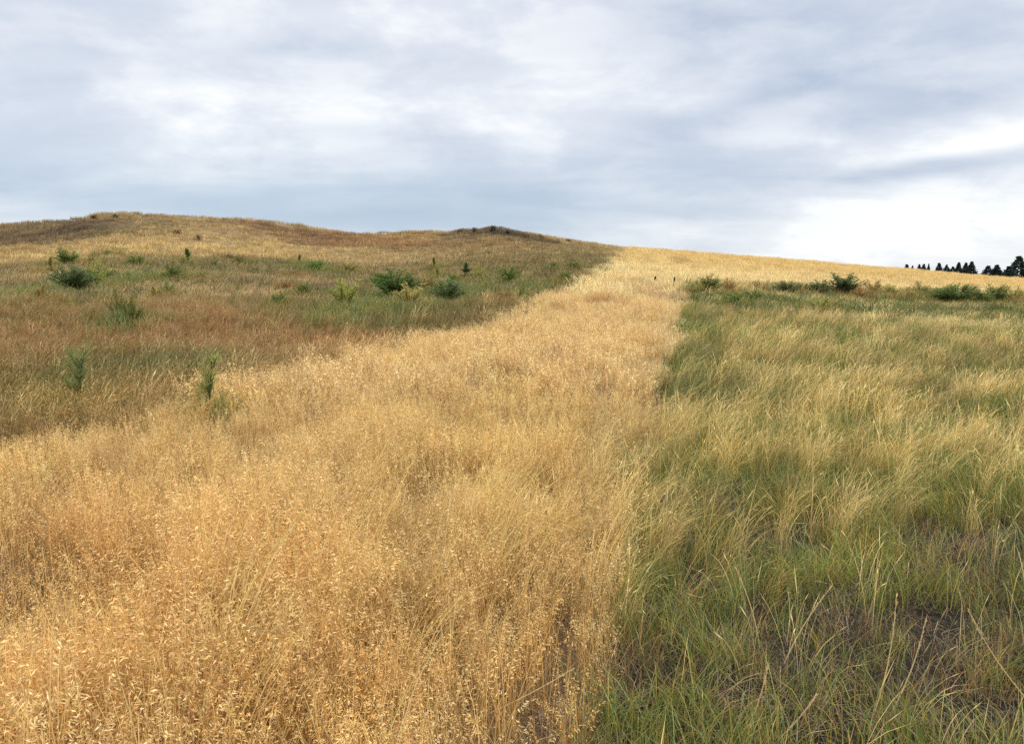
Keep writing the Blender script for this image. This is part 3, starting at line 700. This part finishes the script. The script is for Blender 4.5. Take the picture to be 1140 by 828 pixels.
# ------------------------------------------------------------------ single pale stalks that stand out in the foreground
def grass_stalk(bpx, tpx, label, c=(.72, .58, .32), w=.006):
    b, t = base_tip(bpx, tpx); e = thing('grass_stalk', label, 'grass stalk', tuple(b), 'single pale seed stalks standing out in the foreground')
    v = t - b; L = np.linalg.norm(v); bow = np.array([.04 * L * random.choice([-1, 1]), 0, 0])
    P = [v * k + bow * math.sin(k * math.pi) for k in np.linspace(0, 1, 9)]
    s = MB(); s.tube(P, list(np.linspace(w * .55, w * .2, 9)), (1, 1, 1), 5)
    h = MB(); ax = v / L
    for _ in range(46):
        k = rnd(.66, 1.0); q = v * k + bow * math.sin(k * math.pi); o = ax + uv(rnd(0, 6.28)) * rnd(.1, .35); o /= np.linalg.norm(o)
        sd = np.cross(o, (rnd(-1, 1), rnd(-1, 1), rnd(-1, 1))); sd /= np.linalg.norm(sd); h.kite(q, o, sd, rnd(.012, .026), rnd(.002, .004), jit((1.05, 1.03, 1), .2))
    part('stem', s.mesh('stem', M_obj), e, c); part('seed_head', h.mesh('seed_head', M_obj), e, c)
for args in [((965, 818), (998, 664), 'tall pale seed stalk on the bare soil, left of two at lower right'),
             ((990, 798), (1031, 688), 'shorter pale seed stalk on the bare soil, right of two at lower right'),
             ((1146, 782), (1079, 680), 'pale stalk leaning left at the right edge of the bare soil'),
             ((846, 722), (819, 632), 'pale stalk leaning left among green grass, left of the bare soil'),
             ((873, 738), (926, 652), 'long pale stalk leaning right among green grass, above the bare soil'),
             ((828, 820), (854, 742), 'pale stalk leaning right near the bottom edge, left of the bare soil'),
             ((866, 824), (908, 774), 'low pale stalk leaning far right at the bottom edge of the bare soil'),
             ((486, 690), (508, 545), 'tall pale stalk rising from the golden grass left of the green edge'),
             ((535, 800), (636, 745), 'pale stalk leaning far right over the golden grass near the bottom'),
             ((108, 770), (136, 680), 'pale upright stalk in the golden grass at lower left'),
             ((112, 826), (166, 762), 'pale stalk leaning right at the lower left bottom edge'),
             ((0, 745), (78, 668), 'long pale stalk leaning right from the left edge of the view')]:
    grass_stalk(*args)
# a small purple flower in the golden grass
b, t = base_tip((344, 778), (343, 722)); e = thing('purple_flower', 'small dull purple flower head hidden in the golden grass', 'flower', tuple(b))
s = MB(); s.tube([np.zeros(3), (t - b) * .6, t - b], [.003, .0025, .002], (1, 1, 1), 5); part('stem', s.mesh('stem', M_obj), e, (.12, .10, .04))
h = MB()
for _ in range(60):
    o = uv(rnd(0, 6.28)); o[2] = rnd(-.3, 1.2); o /= np.linalg.norm(o); sd = np.cross(o, (rnd(-1, 1), rnd(-1, 1), .3)); sd /= np.linalg.norm(sd)
    h.kite((t - b) * rnd(.88, 1.0), o, sd, rnd(.012, .024), .004, jit((1, 1, 1), .3))
part('petals', h.mesh('petals', M_obj), e, (.17, .09, .16))

# ------------------------------------------------------------------ far conifers beyond the right crest
def conifer_mesh(broad):
    cr = MB()
    n = 30
    for k in range(n):
        z = .10 + .88 * k / (n - 1); rad = (.5 * (1 - (k / n) ** (1.6 if broad else .95)) + .015) * rnd(.7, 1.12)
        for _ in range(16):
            a = rnd(0, 6.28); q = np.array([0, 0, z]); r1 = rad * rnd(.6, 1.1)
            for s in (.35, .6, .85, 1.0):
                c = q + uv(a + rnd(-.25, .25)) * r1 * s + np.array([0, 0, rnd(-.025, .03)])
                o = uv(a + rnd(-.8, .8)); o[2] = rnd(-.5, .5); o /= np.linalg.norm(o); sd = np.cross(o, (rnd(-1, 1), rnd(-1, 1), rnd(-1, 1))); sd /= np.linalg.norm(sd)
                cr.kite(c, o, sd, rnd(.11, .19) * (1.05 - .62 * z), rnd(.06, .10) * (1.05 - .55 * z), jit((1, 1, 1), .35))
    tr = MB(); tr.tube([np.array([0, 0, 0.]), np.array([.01, 0, .5]), np.array([0, 0, .97])], [.024, .015, .004], (1, 1, 1), 7)
    return cr.mesh('crown', M_obj), tr.mesh('trunk', M_obj)
CM = {True: [conifer_mesh(True), conifer_mesh(True)], False: [conifer_mesh(False), conifer_mesh(False)]}
for px, py, wpx, broad, lab in [
    (1009.5, 294.5, 9, True, 'rounded dark tree top showing above the crest, leftmost of the far trees'),
    (1016, 296, 5, False, 'tiny tree top just right of the leftmost far tree'),
    (1023.5, 294.5, 6, False, 'narrow dark tree top, left of two joined tops in the second clump'),
    (1028.5, 294.3, 8, True, 'rounded dark tree top, right of two joined tops in the second clump'),
    (1034, 294, 4, False, 'thin pale tree top right of the second clump'),
    (1045.5, 293, 9, True, 'rounded dark conifer at the left end of the long tree row'),
    (1054, 295, 8, True, 'medium rounded conifer second in the long tree row'),
    (1061, 297, 9, True, 'low rounded conifer third in the long tree row'),
    (1067.5, 292.5, 8, False, 'pointed conifer, left of three spires in the long tree row'),
    (1075.5, 292.7, 8, False, 'pointed conifer, middle of three spires in the long tree row'),
    (1082, 291.4, 9, False, 'pointed conifer, right and tallest of three spires in the long tree row'),
    (1100.5, 296, 12, True, 'broad dark conifer, left of an isolated pair'),
    (1110, 295, 11, False, 'pointed dark conifer, right of an isolated pair'),
    (1123.5, 296.5, 13, True, 'broad lower conifer leaning against the tallest far tree'),
    (1134.5, 285.5, 17, True, 'tallest and broadest dark conifer at the far right')]:
    D = 500 + rnd(-25, 25); d = ray(px, py); p = d * D
    z0 = float(terrain(np.array([p[0]]), np.array([p[1]]))[0]) - .3
    h = EYE + d[2] * D - z0; w = wpx * D / F * (1.35 if broad else 1.75)
    e = thing('conifer_tree', lab, 'tree', (p[0], p[1], z0), 'far dark conifers beyond the right crest'); e.rotation_euler.z = rnd(0, 6.28)
    cm, tm = random.choice(CM[broad])
    o = part('crown', cm, e, tuple(x * rnd(.85, 1.15) for x in (.032, .046, .042))); o.scale = (w, w, h)
    o = part('trunk', tm, e, (.06, .045, .035)); o.scale = (h * .7, h * .7, h)

# ------------------------------------------------------------------ sky and light
SUN_EL, SUN_AZ = R(52), R(125)          # azimuth clockwise from the view direction (+Y)
w = bpy.data.worlds.new('World'); sc.world = w; w.use_nodes = True
nt = w.node_tree; nt.nodes.clear(); N = nt.nodes.new; K = nt.links.new
def M(op, a, b=None, c=None):
    n = N('ShaderNodeMath'); n.operation = op
    for i_, v in enumerate((a, b, c)):
        if v is None: continue
        if isinstance(v, (int, float)): n.inputs[i_].default_value = v
        else: K(v, n.inputs[i_])
    return n.outputs[0]
tc = N('ShaderNodeTexCoord'); sx = N('ShaderNodeSeparateXYZ'); K(tc.outputs['Generated'], sx.inputs[0])
x_, y_, z_ = sx.outputs
zc = M('MAXIMUM', z_, 0.0)
inv = M('DIVIDE', 1.0, M('ADD', zc, .16))
cx = N('ShaderNodeCombineXYZ'); K(M('MULTIPLY', x_, inv), cx.inputs[0]); K(M('MULTIPLY', y_, inv), cx.inputs[1])
def noise(vec, scale, det, rough=.55, dist=0.):
    n = N('ShaderNodeTexNoise'); n.inputs['Scale'].default_value = scale; n.inputs['Detail'].default_value = det; n.inputs['Roughness'].default_value = rough; n.inputs['Distortion'].default_value = dist
    K(vec, n.inputs['Vector']); return n.outputs[0]
mp = N('ShaderNodeMapping'); mp.inputs['Location'].default_value = (3.7, 1.2, 0); mp.inputs['Rotation'].default_value = (0, 0, R(-24)); mp.inputs['Scale'].default_value = (.55, 1.15, 1); K(cx.outputs[0], mp.inputs[0])
mp2 = N('ShaderNodeMapping'); mp2.inputs['Scale'].default_value = (5.5, 5.5, 13); mp2.inputs['Rotation'].default_value = (0, R(7), 0); K(tc.outputs['Generated'], mp2.inputs[0])
nA = noise(mp.outputs[0], .75, 6, .5, .1)
nB = noise(mp.outputs[0], 2.1, 6, .5, .15)
# direction in degrees
az = M('MULTIPLY', M('ARCTAN2', x_, y_), 57.2958); el = M('MULTIPLY', M('ARCSINE', z_), 57.2958)
wv = M('MULTIPLY', M('SUBTRACT', nB, .5), 1.0)
def blob(a0, e0, sa, se, slope=0., warp=1.4):
    u = M('DIVIDE', M('SUBTRACT', az, a0), sa)
    e1 = M('SUBTRACT', el, e0)
    if slope: e1 = M('SUBTRACT', e1, M('MULTIPLY', M('SUBTRACT', az, a0), slope))
    v = M('DIVIDE', e1, se)
    q = M('ADD', M('ADD', M('MULTIPLY', u, u), M('MULTIPLY', v, v)), M('MULTIPLY', wv, warp))
    return M('EXPONENT', M('MULTIPLY', M('MAXIMUM', q, 0.0), -1.0))
def pxdir(px, py):
    d = ray(px, py); return math.degrees(math.atan2(d[0], d[1])), math.degrees(math.atan(d[2]))
val = M('ADD', M('MULTIPLY', M('SUBTRACT', nA, .5), 1.0), M('MULTIPLY', M('SUBTRACT', nB, .5), .6))
nC = noise(mp2.outputs[0], 1.0, 9, .6, .15)
ms = N('ShaderNodeMapRange'); ms.interpolation_type = 'SMOOTHSTEP'; K(nC, ms.inputs[0]); ms.inputs[1].default_value = .36; ms.inputs[2].default_value = .62
val = M('ADD', val, M('ADD', .67, M('MULTIPLY', M('SUBTRACT', ms.outputs[0], .5), .27)))
for px, py, rx, ry, amt, sl in [(220, 140, 60, 20, .18, .05), (200, 190, 180, 30, .12, 0), (60, 60, 130, 20, .10, -.2), (430, 225, 420, 26, -.26, 0), (120, 225, 200, 14, -.16, 0), (360, 60, 180, 22, -.10, -.1), (500, 70, 70, 60, .12, 0),
                                 (470, 150, 110, 14, -.20, 0), (620, 90, 110, 60, .14, 0), (830, 110, 110, 22, -.28, .35), (760, 15, 60, 20, -.18, 0), (980, 30, 130, 22, .12, .3), (900, 95, 60, 10, -.16, .2), (1020, 190, 95, 11, -.55, .12), (1080, 160, 130, 26, .26, .2),
                                 (1000, 255, 320, 32, .36, .06), (1110, 95, 90, 14, -.15, .2)]:
    a0, e0 = pxdir(px, py); val = M('ADD', val, M('MULTIPLY', blob(a0, e0, math.degrees(rx / F), math.degrees(ry / F), sl), amt))
cr = N('ShaderNodeValToRGB'); K(val, cr.inputs[0]); E = cr.color_ramp.elements
E[0].position = 0.0; E[0].color = (.265, .30, .375, 1); E[1].position = 1.0; E[1].color = (.66, .665, .67, 1)
for p_, c_ in ((.28, (.325, .375, .455, 1)), (.5, (.40, .437, .50, 1)), (.72, (.485, .512, .56, 1)), (.88, (.575, .592, .615, 1))):
    q_ = E.new(p_); q_.color = c_
# bluer near the horizon on the left, thick bright cover overhead
bl = M('MULTIPLY', blob(*pxdir(330, 235), 26, 3.0, 0, .5), .75)
mb = N('ShaderNodeMix'); mb.data_type = 'RGBA'; K(bl, mb.inputs[0]); K(cr.outputs[0], mb.inputs[6]); mb.inputs[7].default_value = (.295, .37, .455, 1)
up = N('ShaderNodeMapRange'); up.interpolation_type = 'SMOOTHSTEP'; K(el, up.inputs[0]); up.inputs[1].default_value = 20; up.inputs[2].default_value = 60; up.inputs[3].default_value = 1; up.inputs[4].default_value = 3.1
zn = N('ShaderNodeMapRange'); K(el, zn.inputs[0]); zn.inputs[1].default_value = 20; zn.inputs[2].default_value = 50; zn.inputs[3].default_value = 0; zn.inputs[4].default_value = .9
mz = N('ShaderNodeMix'); mz.data_type = 'RGBA'; K(zn.outputs[0], mz.inputs[0]); K(mb.outputs[2], mz.inputs[6]); mz.inputs[7].default_value = (.46, .455, .44, 1)
sca = N('ShaderNodeVectorMath'); sca.operation = 'SCALE'; K(mz.outputs[2], sca.inputs[0]); K(M('MULTIPLY', up.outputs[0], 10.0), sca.inputs['Scale'])
ns = N('ShaderNodeTexSky'); ns.sky_type = 'NISHITA'; ns.sun_disc = False; ns.sun_elevation = SUN_EL; ns.sun_rotation = SUN_AZ
mk = N('ShaderNodeMix'); mk.data_type = 'RGBA'; mk.inputs[0].default_value = .93; K(ns.outputs[0], mk.inputs[6]); K(sca.outputs[0], mk.inputs[7])
bg = N('ShaderNodeBackground'); bg.inputs[1].default_value = .1; K(mk.outputs[2], bg.inputs[0])
wo = N('ShaderNodeOutputWorld'); K(bg.outputs[0], wo.inputs[0])
sl = bpy.data.lights.new('sun', 'SUN'); sl.energy = 1.5; sl.angle = R(10); sl.color = (1, .93, .82)
so = bpy.data.objects.new('sun', sl); col.objects.link(so)
v = Vector((math.sin(SUN_AZ) * math.cos(SUN_EL), math.cos(SUN_AZ) * math.cos(SUN_EL), math.sin(SUN_EL)))
so.rotation_euler = (-v).to_track_quat('-Z', 'Y').to_euler(); so.location = tuple(v * 60)
